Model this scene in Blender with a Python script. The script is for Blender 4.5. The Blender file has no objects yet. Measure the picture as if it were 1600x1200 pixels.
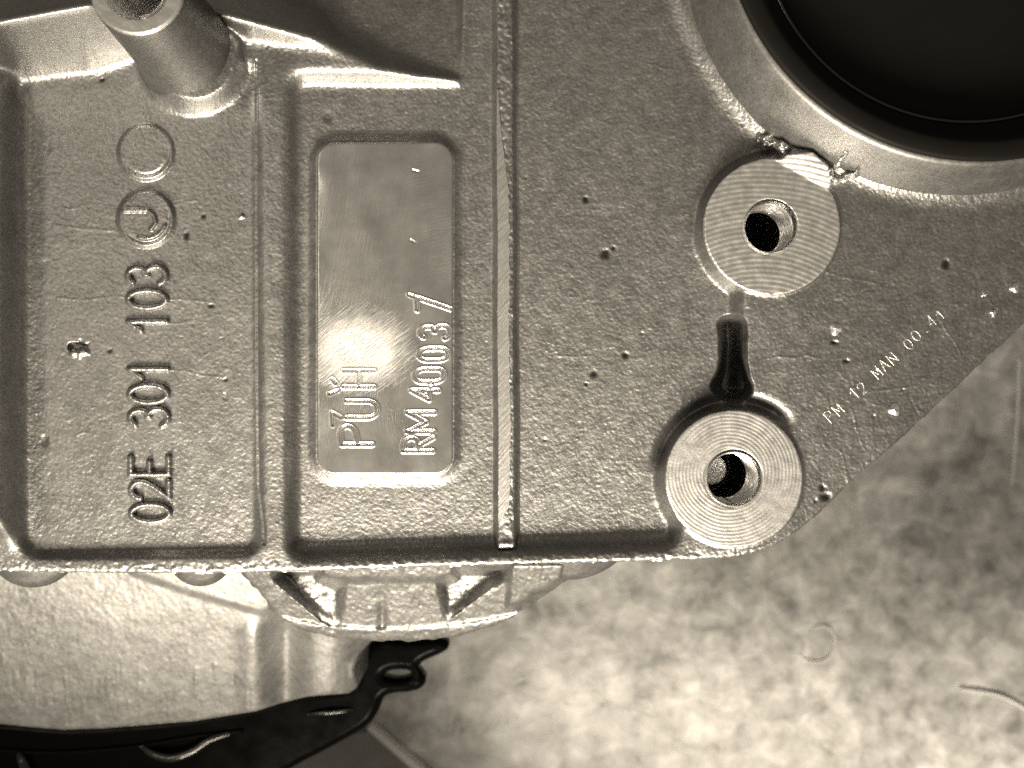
import bpy, math
import numpy as np
from mathutils import Vector

# ---------------------------------------------------------------- units
# Lengths are written in "u": 1 u = 0.13 mm.  x to the right and y downwards over the
# machined face (z = 0, about 208 mm wide in view); z rises from the face.
U = 0.00013
CX, CY, H = 800.0, 600.0, 1386.0        # point under the camera, camera height above the face

def W(x, y, z):                          # u -> metres
    return ((x - CX) * U, (CY - y) * U, z * U)

def at(px, py, z):                       # a point of height z seen over the face point (px, py)
    k = 1.0 - z / H
    return (CX + (px - CX) * k, CY + (py - CY) * k, z)

scene = bpy.context.scene
# ---------------------------------------------------------------- camera
cam = bpy.data.cameras.new('camera')
cam.sensor_width = 36.0
cam.lens = 36.0 * H / 1600.0
cam.clip_start = 0.005
cam.clip_end = 50.0
cam.dof.use_dof = True
cam.dof.focus_distance = (H - 5) * U
cam.dof.aperture_fstop = cam.lens / (14.0 * U * 1000.0)
camo = bpy.data.objects.new('camera', cam)
scene.collection.objects.link(camo)
camo.location = W(CX, CY, H)
scene.camera = camo

# ---------------------------------------------------------------- world and lamps
WARM = (1.0, 0.878, 0.69)
world = bpy.data.worlds.new('World')
scene.world = world
world.use_nodes = True
bg = world.node_tree.nodes['Background']
bg.inputs[0].default_value = (WARM[0], WARM[1], WARM[2], 1)
bg.inputs[1].default_value = 0.19

def area(name, pos, target, sx, sy, watts, spread=180):
    l = bpy.data.lights.new(name, 'AREA')
    l.shape = 'RECTANGLE'
    l.size, l.size_y = sx * U, sy * U
    l.energy = watts
    l.color = WARM
    l.spread = math.radians(spread)
    o = bpy.data.objects.new(name, l)
    scene.collection.objects.link(o)
    o.location = W(*pos)
    d = Vector(W(*target)) - o.location
    o.rotation_euler = d.to_track_quat('-Z', 'Y').to_euler()
    return o

# bench lamp beyond the lower edge of the picture, ceiling tube high up to the left, unseen low light added to brighten the floor alone
area('bench_lamp', (340, 2850, 1750), (640, 560, 0), 1700, 850, 0.86, 57)
area('ceiling_lamp', (-3300, -300, 6400), (800, 700, -400), 2200, 900, 0.75)
area('floor_fill', (2150, 2400, -700), (2260, 1850, -1600), 3000, 200, 0.135, 58)

scene.view_settings.view_transform = 'Standard'
scene.view_settings.look = 'None'
scene.view_settings.exposure = 0.0
scene.view_settings.gamma = 1.0
scene.render.engine = 'CYCLES'
scene.cycles.use_denoising = False
scene.cycles.use_adaptive_sampling = False

rng = np.random.default_rng(7)

# ---------------------------------------------------------------- materials
def mat(name):
    m = bpy.data.materials.new(name)
    m.use_nodes = True
    nt = m.node_tree
    b = nt.nodes['Principled BSDF']
    return m, nt, b

def ncoord(nt, scale=(1, 1, 1), loc=(0, 0, 0), rot=(0, 0, 0)):
    """object coordinates in u"""
    tc = nt.nodes.new('ShaderNodeTexCoord')
    mp = nt.nodes.new('ShaderNodeMapping')
    mp.inputs['Scale'].default_value = tuple(s / U for s in scale)
    mp.inputs['Location'].default_value = loc
    mp.inputs['Rotation'].default_value = rot
    nt.links.new(tc.outputs['Object'], mp.inputs['Vector'])
    return mp.outputs['Vector']

def ncoord_dir(nt, along, across, deg):
    """object coordinates in u turned so that features stretch along a direction"""
    v = ncoord(nt, rot=(0, 0, math.radians(-deg)))
    mp = nt.nodes.new('ShaderNodeMapping')
    mp.inputs['Scale'].default_value = (1 / along, 1 / across, 0)
    nt.links.new(v, mp.inputs['Vector'])
    return mp.outputs['Vector']

def polar(nt, centre, dr, da):
    """(radius / dr, angle / da) about a centre, in u"""
    v = ncoord(nt, loc=(-(centre[0] - CX), -(CY - centre[1]), 0))
    sp = nt.nodes.new('ShaderNodeSeparateXYZ'); nt.links.new(v, sp.inputs[0])
    r = mathn(nt, 'SQRT', mathn(nt, 'ADD', mathn(nt, 'MULTIPLY', sp.outputs[0], sp.outputs[0]), mathn(nt, 'MULTIPLY', sp.outputs[1], sp.outputs[1])))
    a = mathn(nt, 'ARCTAN2', sp.outputs[1], sp.outputs[0])
    cb = nt.nodes.new('ShaderNodeCombineXYZ')
    nt.links.new(mathn(nt, 'MULTIPLY', r, 1 / dr), cb.inputs[0]); nt.links.new(mathn(nt, 'MULTIPLY', a, 1 / da), cb.inputs[1])
    return cb.outputs[0]

def noise(nt, vec, wavelength, detail=2.0, rough=0.5, dist=0.0):
    n = nt.nodes.new('ShaderNodeTexNoise')
    n.inputs['Scale'].default_value = 1.0 / wavelength
    n.inputs['Detail'].default_value = detail
    n.inputs['Roughness'].default_value = rough
    n.inputs['Distortion'].default_value = dist
    nt.links.new(vec, n.inputs['Vector'])
    return n.outputs['Fac']

def ramp(nt, fac, stops):
    r = nt.nodes.new('ShaderNodeValToRGB')
    e = r.color_ramp.elements
    e[0].position, e[0].color = stops[0][0], g3(stops[0][1])
    e[1].position, e[1].color = stops[-1][0], g3(stops[-1][1])
    for p, c in stops[1:-1]:
        k = e.new(p); k.color = g3(c)
    nt.links.new(fac, r.inputs['Fac'])
    return r.outputs['Color']

def g3(v):
    return (v, v, v, 1) if not isinstance(v, tuple) else (*v, 1)

def bump(nt, b, height, dist_u, strength=1.0, prev=None):
    n = nt.nodes.new('ShaderNodeBump')
    n.inputs['Distance'].default_value = dist_u * U
    n.inputs['Strength'].default_value = strength
    nt.links.new(height, n.inputs['Height'])
    if prev is not None:
        nt.links.new(prev, n.inputs['Normal'])
    nt.links.new(n.outputs['Normal'], b.inputs['Normal'])
    return n.outputs['Normal']

def mathn(nt, op, a, b=None, c=None):
    n = nt.nodes.new('ShaderNodeMath'); n.operation = op
    for i, v in enumerate((a, b, c)):
        if v is None: continue
        if isinstance(v, (int, float)): n.inputs[i].default_value = v
        else: nt.links.new(v, n.inputs[i])
    return n.outputs[0]

def mix(nt, fac, a, b):
    n = nt.nodes.new('ShaderNodeMix'); n.data_type = 'RGBA'
    for sock, v in ((0, fac), (6, a), (7, b)):
        if isinstance(v, (int, float)):
            n.inputs[sock].default_value = v if sock == 0 else g3(v)
        else: nt.links.new(v, n.inputs[sock])
    return n.outputs[2]

def cast_metal(name, lo, hi, r0, r1, grain=1.0, metallic=0.9):
    m, nt, b = mat(name)
    v = ncoord(nt)
    big = noise(nt, v, 120, 3, 0.6)
    mid = noise(nt, v, 22, 4, 0.65)
    fac = mathn(nt, 'ADD', mathn(nt, 'MULTIPLY', big, 0.6), mathn(nt, 'MULTIPLY', mid, 0.4))
    at_ = nt.nodes.new('ShaderNodeAttribute'); at_.attribute_name = 'dark_spot'
    fleck = ramp(nt, noise(nt, v, 4.5, 2, 0.5), [(0.30, 0.80), (0.52, 1.0), (0.72, 1.18)])
    bc = nt.nodes.new('ShaderNodeVectorMath'); bc.operation = 'MULTIPLY'
    nt.links.new(ramp(nt, fac, [(0.32, lo), (0.68, hi)]), bc.inputs[0]); nt.links.new(fleck, bc.inputs[1])
    nt.links.new(mix(nt, at_.outputs['Fac'], bc.outputs[0], 0.022), b.inputs['Base Color'])
    ap = nt.nodes.new('ShaderNodeAttribute'); ap.attribute_name = 'polish'
    nt.links.new(mix(nt, ap.outputs['Fac'], ramp(nt, mid, [(0.3, r0), (0.7, r1)]), 0.27), b.inputs['Roughness'])
    b.inputs['Metallic'].default_value = metallic
    b.inputs['Specular IOR Level'].default_value = 0.4
    f = noise(nt, v, 3.0, 2, 0.6)
    bump(nt, b, f, 0.5 * grain)
    return m

M_CAST = cast_metal('sand_cast_aluminium', 0.22, 0.30, 0.36, 0.50, 1.0)
M_SMOOTH = cast_metal('smooth_cast_aluminium', 0.17, 0.23, 0.42, 0.52, 0.3)
M_TUBE = cast_metal('dull_cast_aluminium', 0.11, 0.15, 0.46, 0.56, 0.25)
M_PAN = cast_metal('pale_pressed_aluminium', 0.19, 0.33, 0.46, 0.60, 0.4, 0.75)
M_LOW = cast_metal('lower_cast_aluminium', 0.16, 0.22, 0.42, 0.55, 0.9, 0.85)

def milled(name, centre, base, spacing, depth, rough, tilt=0.0, wob=6.0):
    """machined face with tool marks: concentric arcs about the cutter's centre"""
    m, nt, b = mat(name)
    tc = nt.nodes.new('ShaderNodeTexCoord')
    mp = nt.nodes.new('ShaderNodeMapping')
    mp.inputs['Scale'].default_value = (1 / U, 1 / U, 0)
    mp.inputs['Location'].default_value = (-(centre[0] - CX), -(CY - centre[1]), 0)
    nt.links.new(tc.outputs['Object'], mp.inputs['Vector'])
    w = nt.nodes.new('ShaderNodeTexWave')
    w.wave_type = 'RINGS'; w.rings_direction = 'Z'
    w.inputs['Scale'].default_value = 2 * math.pi / (20.0 * spacing)
    w.inputs['Distortion'].default_value = wob
    w.inputs['Detail'].default_value = 2.0
    w.inputs['Detail Scale'].default_value = 0.25
    nt.links.new(mp.outputs['Vector'], w.inputs['Vector'])
    v = ncoord(nt)
    n = noise(nt, v, 40, 4, 0.6)
    nt.links.new(ramp(nt, n, [(0.3, base * 0.9), (0.7, min(1, base * 1.08))]), b.inputs['Base Color'])
    nt.links.new(ramp(nt, noise(nt, v, 14, 3), [(0.3, rough - 0.06), (0.7, rough + 0.08)]), b.inputs['Roughness'])
    b.inputs['Metallic'].default_value = 0.92
    p = bump(nt, b, w.outputs['Fac'], depth)
    bump(nt, b, noise(nt, v, 2.5, 2), 0.25, 1.0, p)
    return m

M_BOSS1 = milled('milled_boss_wide_arcs', (1176, 596), 0.60, 7.6, 0.28, 0.42, wob=2.0)
M_BOSS2 = milled('milled_boss_fine_arcs', (1130, 735), 0.52, 5.4, 0.19, 0.46, wob=2.5)

def brushed(name):
    """sanded name pad: fine scratches, one coarser sanded lobe left by the disc"""
    m, nt, b = mat(name)
    v1 = ncoord_dir(nt, 70.0, 2.2, 80)
    v2 = ncoord_dir(nt, 26.0, 2.4, 40)
    v3 = polar(nt, (760, 640), 2.2, 0.12)
    v = ncoord(nt)
    s1 = noise(nt, v1, 1.0, 3, 0.6)
    s2 = noise(nt, v2, 1.0, 4, 0.7)
    # sanded lobe: a disc-shaped sweep near the middle
    tc = nt.nodes.new('ShaderNodeTexCoord')
    mp = nt.nodes.new('ShaderNodeMapping')
    mp.inputs['Scale'].default_value = (1 / U / 88.0, 1 / U / 70.0, 0)
    mp.inputs['Location'].default_value = (-(562 - CX) / 88.0, -(CY - 545) / 70.0, 0)
    nt.links.new(tc.outputs['Object'], mp.inputs['Vector'])
    ln = nt.nodes.new('ShaderNodeVectorMath'); ln.operation = 'LENGTH'
    nt.links.new(mp.outputs['Vector'], ln.inputs[0])
    wob = mathn(nt, 'MULTIPLY', mathn(nt, 'SUBTRACT', noise(nt, v2, 1.0, 3), 0.5), 0.7)
    d = mathn(nt, 'ADD', ln.outputs['Value'], wob)
    lobe = ramp(nt, d, [(0.45, 1.0), (1.05, 0.0)])
    n = noise(nt, v, 60, 4, 0.6)
    nt.links.new(ramp(nt, n, [(0.3, 0.50), (0.7, 0.60)]), b.inputs['Base Color'])
    nt.links.new(mix(nt, lobe, ramp(nt, n, [(0.3, 0.24), (0.7, 0.31)]), 0.60), b.inputs['Roughness'])
    b.inputs['Metallic'].default_value = 0.95
    p = bump(nt, b, s1, 0.2)
    arcs = mathn(nt, 'MULTIPLY', noise(nt, v3, 1.0, 3, 0.6), ramp(nt, noise(nt, v, 90, 2), [(0.42, 0.0), (0.62, 1.0)]))
    p = bump(nt, b, arcs, 0.5, 1.0, p)
    hb = mathn(nt, 'MULTIPLY', s2, lobe)
    bump(nt, b, hb, 2.2, 1.0, p)
    return m

m, nt, b = mat('turned_ring'); M_RING = m
b.inputs['Base Color'].default_value = (0.62, 0.62, 0.62, 1); b.inputs['Metallic'].default_value = 0.9
b.inputs['Roughness'].default_value = 0.36
bump(nt, b, noise(nt, ncoord(nt), 30, 3), 2.0)

M_PLATE = brushed('sanded_aluminium_pad')

m, nt, b = mat('bright_worn_metal'); M_BRIGHT = m
b.inputs['Base Color'].default_value = (0.86, 0.86, 0.86, 1); b.inputs['Metallic'].default_value = 0.9
b.inputs['Roughness'].default_value = 0.42
bump(nt, b, noise(nt, ncoord(nt), 4, 2), 1.2)

m, nt, b = mat('peened_metal'); M_PEEN = m
b.inputs['Base Color'].default_value = (0.48, 0.48, 0.48, 1); b.inputs['Metallic'].default_value = 0.9
b.inputs['Roughness'].default_value = 0.45
bump(nt, b, noise(nt, ncoord(nt), 5, 2), 1.6)

m, nt, b = mat('bored_metal'); M_BORE = m
b.inputs['Base Color'].default_value = (0.8, 0.8, 0.8, 1); b.inputs['Metallic'].default_value = 1.0
b.inputs['Roughness'].default_value = 0.28
bump(nt, b, noise(nt, ncoord(nt, (1, 1, 6)), 8, 2), 0.5)

m, nt, b = mat('dark_bore_end'); M_DARK = m  # near-black base colour for the ends of the bores
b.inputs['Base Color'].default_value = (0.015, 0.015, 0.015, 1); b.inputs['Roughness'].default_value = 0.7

m, nt, b = mat('black_rubber'); M_RUBBER = m
b.inputs['Base Color'].default_value = (0.006, 0.0058, 0.0055, 1)
b.inputs['Specular IOR Level'].default_value = 0.10
v = ncoord(nt)
nt.links.new(ramp(nt, noise(nt, v, 60, 4), [(0.3, 0.5), (0.7, 0.66)]), b.inputs['Roughness'])
bump(nt, b, noise(nt, v, 3, 2), 0.3)

m, nt, b = mat('black_plastic'); M_BLACK = m
b.inputs['Base Color'].default_value = (0.003, 0.003, 0.003, 1)
b.inputs['Specular IOR Level'].default_value = 0.04
v = ncoord(nt)
nt.links.new(ramp(nt, noise(nt, v, 40, 4), [(0.3, 0.12), (0.7, 0.24)]), b.inputs['Roughness'])
bump(nt, b, noise(nt, v, 9, 3), 0.1)

m, nt, b = mat('glossy_black_plastic'); M_GLOSS = m
b.inputs['Base Color'].default_value = (0.004, 0.004, 0.004, 1)
b.inputs['Roughness'].default_value = 0.16
b.inputs['Specular IOR Level'].default_value = 0.8
bump(nt, b, noise(nt, ncoord(nt), 14, 2), 0.6)

def floor_material():
    m, nt, b = mat('mottled_floor')
    v = ncoord(nt)
    a = noise(nt, v, 80, 4, 0.6, 0.3)
    c = noise(nt, v, 420, 4, 0.6, 0.5)
    vo = nt.nodes.new('ShaderNodeTexVoronoi')
    vo.inputs['Scale'].default_value = 1 / 95.0
    vo.inputs['Randomness'].default_value = 1.0
    wv = nt.nodes.new('ShaderNodeVectorMath'); wv.operation = 'ADD'
    nn = nt.nodes.new('ShaderNodeTexNoise'); nn.inputs['Scale'].default_value = 1 / 70.0; nn.inputs['Detail'].default_value = 3
    nt.links.new(v, nn.inputs['Vector'])
    sc = nt.nodes.new('ShaderNodeVectorMath'); sc.operation = 'SCALE'; sc.inputs['Scale'].default_value = 120.0
    nt.links.new(nn.outputs['Color'], sc.inputs[0])
    nt.links.new(v, wv.inputs[0]); nt.links.new(sc.outputs[0], wv.inputs[1])
    nt.links.new(wv.outputs[0], vo.inputs['Vector'])
    s = mathn(nt, 'ADD', mathn(nt, 'MULTIPLY', a, 0.62), mathn(nt, 'MULTIPLY', c, 0.38))
    s = mathn(nt, 'ADD', s, mathn(nt, 'MULTIPLY', mathn(nt, 'SUBTRACT', vo.outputs['Distance'], 0.45), -0.10))
    nt.links.new(ramp(nt, s, [(0.34, 0.25), (0.44, 0.43), (0.53, 0.58), (0.64, 0.82)]), b.inputs['Base Color'])
    nt.links.new(ramp(nt, a, [(0.35, 0.34), (0.65, 0.6)]), b.inputs['Roughness'])
    b.inputs['Specular IOR Level'].default_value = 0.35
    bump(nt, b, s, 12)
    return m
M_FLOOR = floor_material()

m, nt, b = mat('dull_grey_board'); M_BOARD = m
v = ncoord(nt)
nt.links.new(ramp(nt, noise(nt, v, 60, 4), [(0.3, 0.20), (0.7, 0.27)]), b.inputs['Base Color'])
b.inputs['Roughness'].default_value = 0.75
m, nt, b = mat('pale_edge'); M_PALE = m
b.inputs['Base Color'].default_value = (0.8, 0.8, 0.8, 1); b.inputs['Roughness'].default_value = 0.5

def strip_material():
    m, nt, b = mat('milled_rib_crest')
    v = ncoord_dir(nt, 34.0, 4.0, 52)
    n = noise(nt, v, 1.0, 3, 0.6)
    nt.links.new(ramp(nt, n, [(0.3, 0.42), (0.7, 0.58)]), b.inputs['Base Color'])
    b.inputs['Metallic'].default_value = 0.92; b.inputs['Roughness'].default_value = 0.4
    bump(nt, b, n, 1.6)
    return m
M_STRIP = strip_material()

# ---------------------------------------------------------------- object helpers
COL = scene.collection
def tag(o, label=None, cat=None, group=None, kind=None):
    if label: o['label'] = label
    if cat: o['category'] = cat
    if group: o['group'] = group
    if kind: o['kind'] = kind
    return o

def empty(name, pos, label, cat):
    o = bpy.data.objects.new(name, None)
    o.empty_display_size = 0.01
    COL.objects.link(o)
    o.location = W(*pos)
    return tag(o, label, cat)

def place(o, parent):
    COL.objects.link(o)
    if parent is not None:
        o.parent = parent
        root = parent
        while root.parent is not None: root = root.parent
        if root is parent:
            o.matrix_parent_inverse.identity()
            o.location = -root.location
    return o

def mesh_obj(name, verts_u, faces, material, parent=None, smooth=True, sharp=None):
    """verts in u (absolute), faces list or (n,4) array"""
    me = bpy.data.meshes.new(name)
    v = np.asarray(verts_u, dtype=np.float64)
    w = np.empty_like(v)
    w[:, 0] = (v[:, 0] - CX) * U
    w[:, 1] = (CY - v[:, 1]) * U
    w[:, 2] = v[:, 2] * U
    if isinstance(faces, np.ndarray):
        n, k = faces.shape
        me.vertices.add(len(w)); me.vertices.foreach_set('co', w.ravel().astype(np.float32))
        me.loops.add(n * k); me.loops.foreach_set('vertex_index', faces.ravel().astype(np.int32))
        me.polygons.add(n)
        me.polygons.foreach_set('loop_start', np.arange(0, n * k, k, dtype=np.int32))
        me.polygons.foreach_set('loop_total', np.full(n, k, dtype=np.int32))
        me.update(calc_edges=True)
    else:
        me.from_pydata([tuple(p) for p in w], [], faces)
        me.update()
    if smooth:
        me.polygons.foreach_set('use_smooth', np.ones(len(me.polygons), dtype=bool))
    if sharp:
        me.set_sharp_from_angle(angle=math.radians(sharp))
    me.materials.append(material)
    return place(bpy.data.objects.new(name, me), parent)

def lathe(name, axis0, axis1, profile, material, parent, seg=96, sharp=35, helix=0.0, wob=0.0):
    """profile: (t along axis in u from axis0, radius). axis0/axis1 in u."""
    a0 = np.array(axis0, float); a1 = np.array(axis1, float)
    d = a1 - a0; L = np.linalg.norm(d); d = d / L
    ref = np.array([1.0, 0, 0]) if abs(d[0]) < 0.8 else np.array([0, 1.0, 0])
    e1 = np.cross(d, ref); e1 /= np.linalg.norm(e1); e2 = np.cross(d, e1)
    V = []; F = []
    th = np.arange(seg) * 2 * math.pi / seg
    for (t, r) in profile:
        for k in range(seg):
            rr = r * (1 + wob * math.sin(3 * th[k] + t * 0.1))
            V.append(a0 + d * (t + helix * th[k] / (2 * math.pi)) + e1 * rr * math.cos(th[k]) + e2 * rr * math.sin(th[k]))
    n = len(profile)
    for i in range(n - 1):
        for k in range(seg):
            k2 = (k + 1) % seg
            F.append((i * seg + k, (i + 1) * seg + k, (i + 1) * seg + k2, i * seg + k2))
    o = mesh_obj(name, V, F, material, parent, True, None)
    import bmesh
    bm = bmesh.new(); bm.from_mesh(o.data)
    bmesh.ops.recalc_face_normals(bm, faces=bm.faces)
    bm.to_mesh(o.data); bm.free()
    if sharp: o.data.set_sharp_from_angle(angle=math.radians(sharp))
    return o

def extrude_outline(name, loops, z_top, thick, bev, material, parent, smooth_iter=0, seen=True):
    """a plate cut to an outline (px over the face, at height z_top), with bevelled rim and holes"""
    cu = bpy.data.curves.new(name, 'CURVE')
    cu.dimensions = '2D'; cu.fill_mode = 'BOTH'
    cu.extrude = max(0.0, thick / 2 - bev) * U
    cu.bevel_depth = bev * U; cu.bevel_resolution = 3; cu.offset = -bev * U
    for pts in loops:
        p = np.array(pts, float)
        for _ in range(smooth_iter):
            q = np.empty((len(p) * 2, 2)); nx = np.roll(p, -1, 0)
            q[0::2] = p * 0.75 + nx * 0.25; q[1::2] = p * 0.25 + nx * 0.75; p = q
        sp = cu.splines.new('POLY'); sp.points.add(len(p) - 1); sp.use_cyclic_u = True
        for i, (x, y) in enumerate(p):
            X, Y, Z = at(x, y, z_top) if seen else (x, y, z_top)
            a = W(X, Y, 0); sp.points[i].co = (a[0], a[1], 0, 1)
    ob = bpy.data.objects.new(name, cu)
    COL.objects.link(ob)
    dg = bpy.context.evaluated_depsgraph_get()
    me = bpy.data.meshes.new_from_object(ob.evaluated_get(dg))
    COL.objects.unlink(ob); bpy.data.objects.remove(ob)
    for vtx in me.vertices: vtx.co.z += (z_top - thick / 2) * U
    me.materials.clear(); me.materials.append(material)
    me.polygons.foreach_set('use_smooth', np.ones(len(me.polygons), dtype=bool))
    me.set_sharp_from_angle(angle=math.radians(40))
    me.name = name
    return place(bpy.data.objects.new(name, me), parent)

# ---------------------------------------------------------------- field helpers (numpy)
def sstep(t):
    t = np.clip(t, 0, 1); return t * t * (3 - 2 * t)

def smax(a, b, k):
    h = np.clip(0.5 + 0.5 * (a - b) / k, 0, 1)
    return b + (a - b) * h + k * h * (1 - h)

def smin(a, b, k):
    return -smax(-a, -b, k)

def seg_dist(X, Y, p, q):
    dx, dy = q[0] - p[0], q[1] - p[1]
    t = np.clip(((X - p[0]) * dx + (Y - p[1]) * dy) / max(1e-9, dx * dx + dy * dy), 0, 1)
    return np.hypot(X - p[0] - t * dx, Y - p[1] - t * dy)

def line_dist(X, Y, pts):
    d = np.full(X.shape, 1e9)
    for p, q in zip(pts[:-1], pts[1:]): d = np.minimum(d, seg_dist(X, Y, p, q))
    return d

def poly_sd(X, Y, pts):
    d = line_dist(X, Y, list(pts) + [pts[0]])
    ins = np.zeros(X.shape, bool)
    n = len(pts)
    for i in range(n):
        (x1, y1), (x2, y2) = pts[i], pts[(i + 1) % n]
        if y1 == y2: continue
        c = ((y1 > Y) != (y2 > Y)) & (X < (x2 - x1) * (Y - y1) / (y2 - y1) + x1)
        ins ^= c
    return np.where(ins, -d, d)

def rrect_sd(X, Y, x0, y0, x1, y1, r):
    qx = np.abs(X - (x0 + x1) / 2) - (x1 - x0) / 2 + r
    qy = np.abs(Y - (y0 + y1) / 2) - (y1 - y0) / 2 + r
    return np.hypot(np.maximum(qx, 0), np.maximum(qy, 0)) + np.minimum(np.maximum(qx, qy), 0) - r

def blur(A, sig):
    if sig <= 0: return A
    pad = int(4 * sig) + 2
    B = np.pad(A, pad, mode='edge')
    fy = np.fft.fftfreq(B.shape[0])[:, None]; fx = np.fft.rfftfreq(B.shape[1])[None, :]
    g = np.exp(-2 * (math.pi * sig) ** 2 * (fx * fx + fy * fy))
    return np.fft.irfft2(np.fft.rfft2(B) * g, s=B.shape)[pad:-pad, pad:-pad]

def grain(shape, sig):
    n = blur(rng.standard_normal(shape), sig)
    return n / n.std()

def bilinear(F, x0, y0, step, X, Y):
    i = np.clip((X - x0) / step, 0, F.shape[1] - 1.001); j = np.clip((Y - y0) / step, 0, F.shape[0] - 1.001)
    i0 = i.astype(int); j0 = j.astype(int); a = i - i0; b = j - j0
    return (F[j0, i0] * (1 - a) * (1 - b) + F[j0, i0 + 1] * a * (1 - b) + F[j0 + 1, i0] * (1 - a) * b + F[j0 + 1, i0 + 1] * a * b)

def field_mesh(name, X, Y, Z, keep_sd, material, parent, skirt=None, perspective=True, dark_spot=None, polish=None):
    """solid skin from a height field; keep_sd<=0 is kept, the rim is pulled onto the outline, skirt = bottom z"""
    ny, nx = X.shape
    inside = keep_sd <= 0.6 * (X[0, 1] - X[0, 0])
    cell = inside[:-1, :-1] & inside[1:, :-1] & inside[:-1, 1:] & inside[1:, 1:]
    idx = np.arange(ny * nx).reshape(ny, nx)
    c = np.stack([idx[:-1, :-1][cell], idx[1:, :-1][cell], idx[1:, 1:][cell], idx[:-1, 1:][cell]], 1)
    used = np.zeros(ny * nx, bool); used[c.ravel()] = True
    x, y, z = X.ravel().copy(), Y.ravel().copy(), Z.ravel().copy()
    # rim edges
    e = np.concatenate([c[:, [0, 1]], c[:, [1, 2]], c[:, [2, 3]], c[:, [3, 0]]])
    key = np.sort(e, 1); k1 = key[:, 0].astype(np.int64) * (ny * nx) + key[:, 1]
    uq, inv, cnt = np.unique(k1, return_inverse=True, return_counts=True)
    rim = e[cnt[inv] == 1]
    rv = np.unique(rim)
    gy, gx = np.gradient(keep_sd, Y[1, 0] - Y[0, 0], X[0, 1] - X[0, 0])
    s = keep_sd.ravel()[rv]; s = np.clip(s, -4, 4)
    gm = np.hypot(gx.ravel()[rv], gy.ravel()[rv]) + 1e-6
    x[rv] -= s * gx.ravel()[rv] / gm; y[rv] -= s * gy.ravel()[rv] / gm
    if perspective:
        k = 1 - z / H
        x = CX + (x - CX) * k; y = CY + (y - CY) * k
    remap = -np.ones(ny * nx, int); ui = np.nonzero(used)[0]; remap[ui] = np.arange(len(ui))
    V = np.stack([x[ui], y[ui], z[ui]], 1); F = remap[c]
    if skirt is not None:
        n0 = len(V); rmap = {int(v): n0 + i for i, v in enumerate(rv)}
        top = np.stack([x[rv], y[rv], z[rv]], 1); bot = top.copy(); bot[:, 2] = np.minimum(skirt, top[:, 2] - 1)
        V = np.concatenate([V, top, bot])
        m_ = len(rv)
        sk = np.array([[rmap[int(a)], rmap[int(a)] + m_, rmap[int(b_)] + m_, rmap[int(b_)]] for a, b_ in rim])
        F = np.concatenate([F, sk[:, ::-1]])
    o = mesh_obj(name, V, F, material, parent)
    if dark_spot is not None:
        at_ = o.data.attributes.new('dark_spot', 'FLOAT', 'POINT')
        sv = np.zeros(len(V), np.float32); sv[:len(ui)] = dark_spot.ravel()[ui]
        at_.data.foreach_set('value', sv)
    if polish is not None:
        at_ = o.data.attributes.new('polish', 'FLOAT', 'POINT')
        sv = np.zeros(len(V), np.float32); sv[:len(ui)] = polish.ravel()[ui]
        at_.data.foreach_set('value', sv)
    return o

# ================================================================ SETTING
FLOOR_Z = -1600.0
def floor():
    n = 60
    xs = np.linspace(-9000, 10600, n); ys = np.linspace(-9000, 10200, n)
    X, Y = np.meshgrid(xs, ys)
    V = np.stack([X.ravel(), Y.ravel(), np.full(X.size, FLOOR_Z)], 1)
    i = np.arange(n * n).reshape(n, n)
    F = np.stack([i[:-1, :-1].ravel(), i[1:, :-1].ravel(), i[1:, 1:].ravel(), i[:-1, 1:].ravel()], 1)
    o = mesh_obj('floor', V, F, M_FLOOR)
    tag(o, kind='structure')
floor()

# ================================================================ GEARBOX
gearbox = empty('gearbox', (700, 400, FLOOR_Z), 'grey cast aluminium gearbox case with milled bosses, raised part number and stamped pad', 'gearbox')

# ---------------------------------------------------------------- housing height field
ST = 1.6
gx = np.arange(-90, 1700 + ST, ST); gy = np.arange(-100, 915, ST)
X, Y = np.meshgrid(gx, gy)

B1 = (1206.0, 354.0, 106.0); B2 = (1147.0, 748.0, 107.0)
ZB = 40.0
OUTLINE = [(-90, 892), (60, 893), (200, 895), (330, 895), (480, 892), (640, 886), (760, 883), (900, 879), (1020, 876), (1100, 873),
           (1150, 870), (1195, 859), (1235, 838), (1270, 810), (1310, 771), (1400, 691), (1500, 600), (1600, 503), (1800, 300), (1800, -200), (-200, -200), (-200, 892)]

def cap_rim(x, pts):
    return np.interp(x, [p[0] for p in pts], [p[1] for p in pts])

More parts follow.
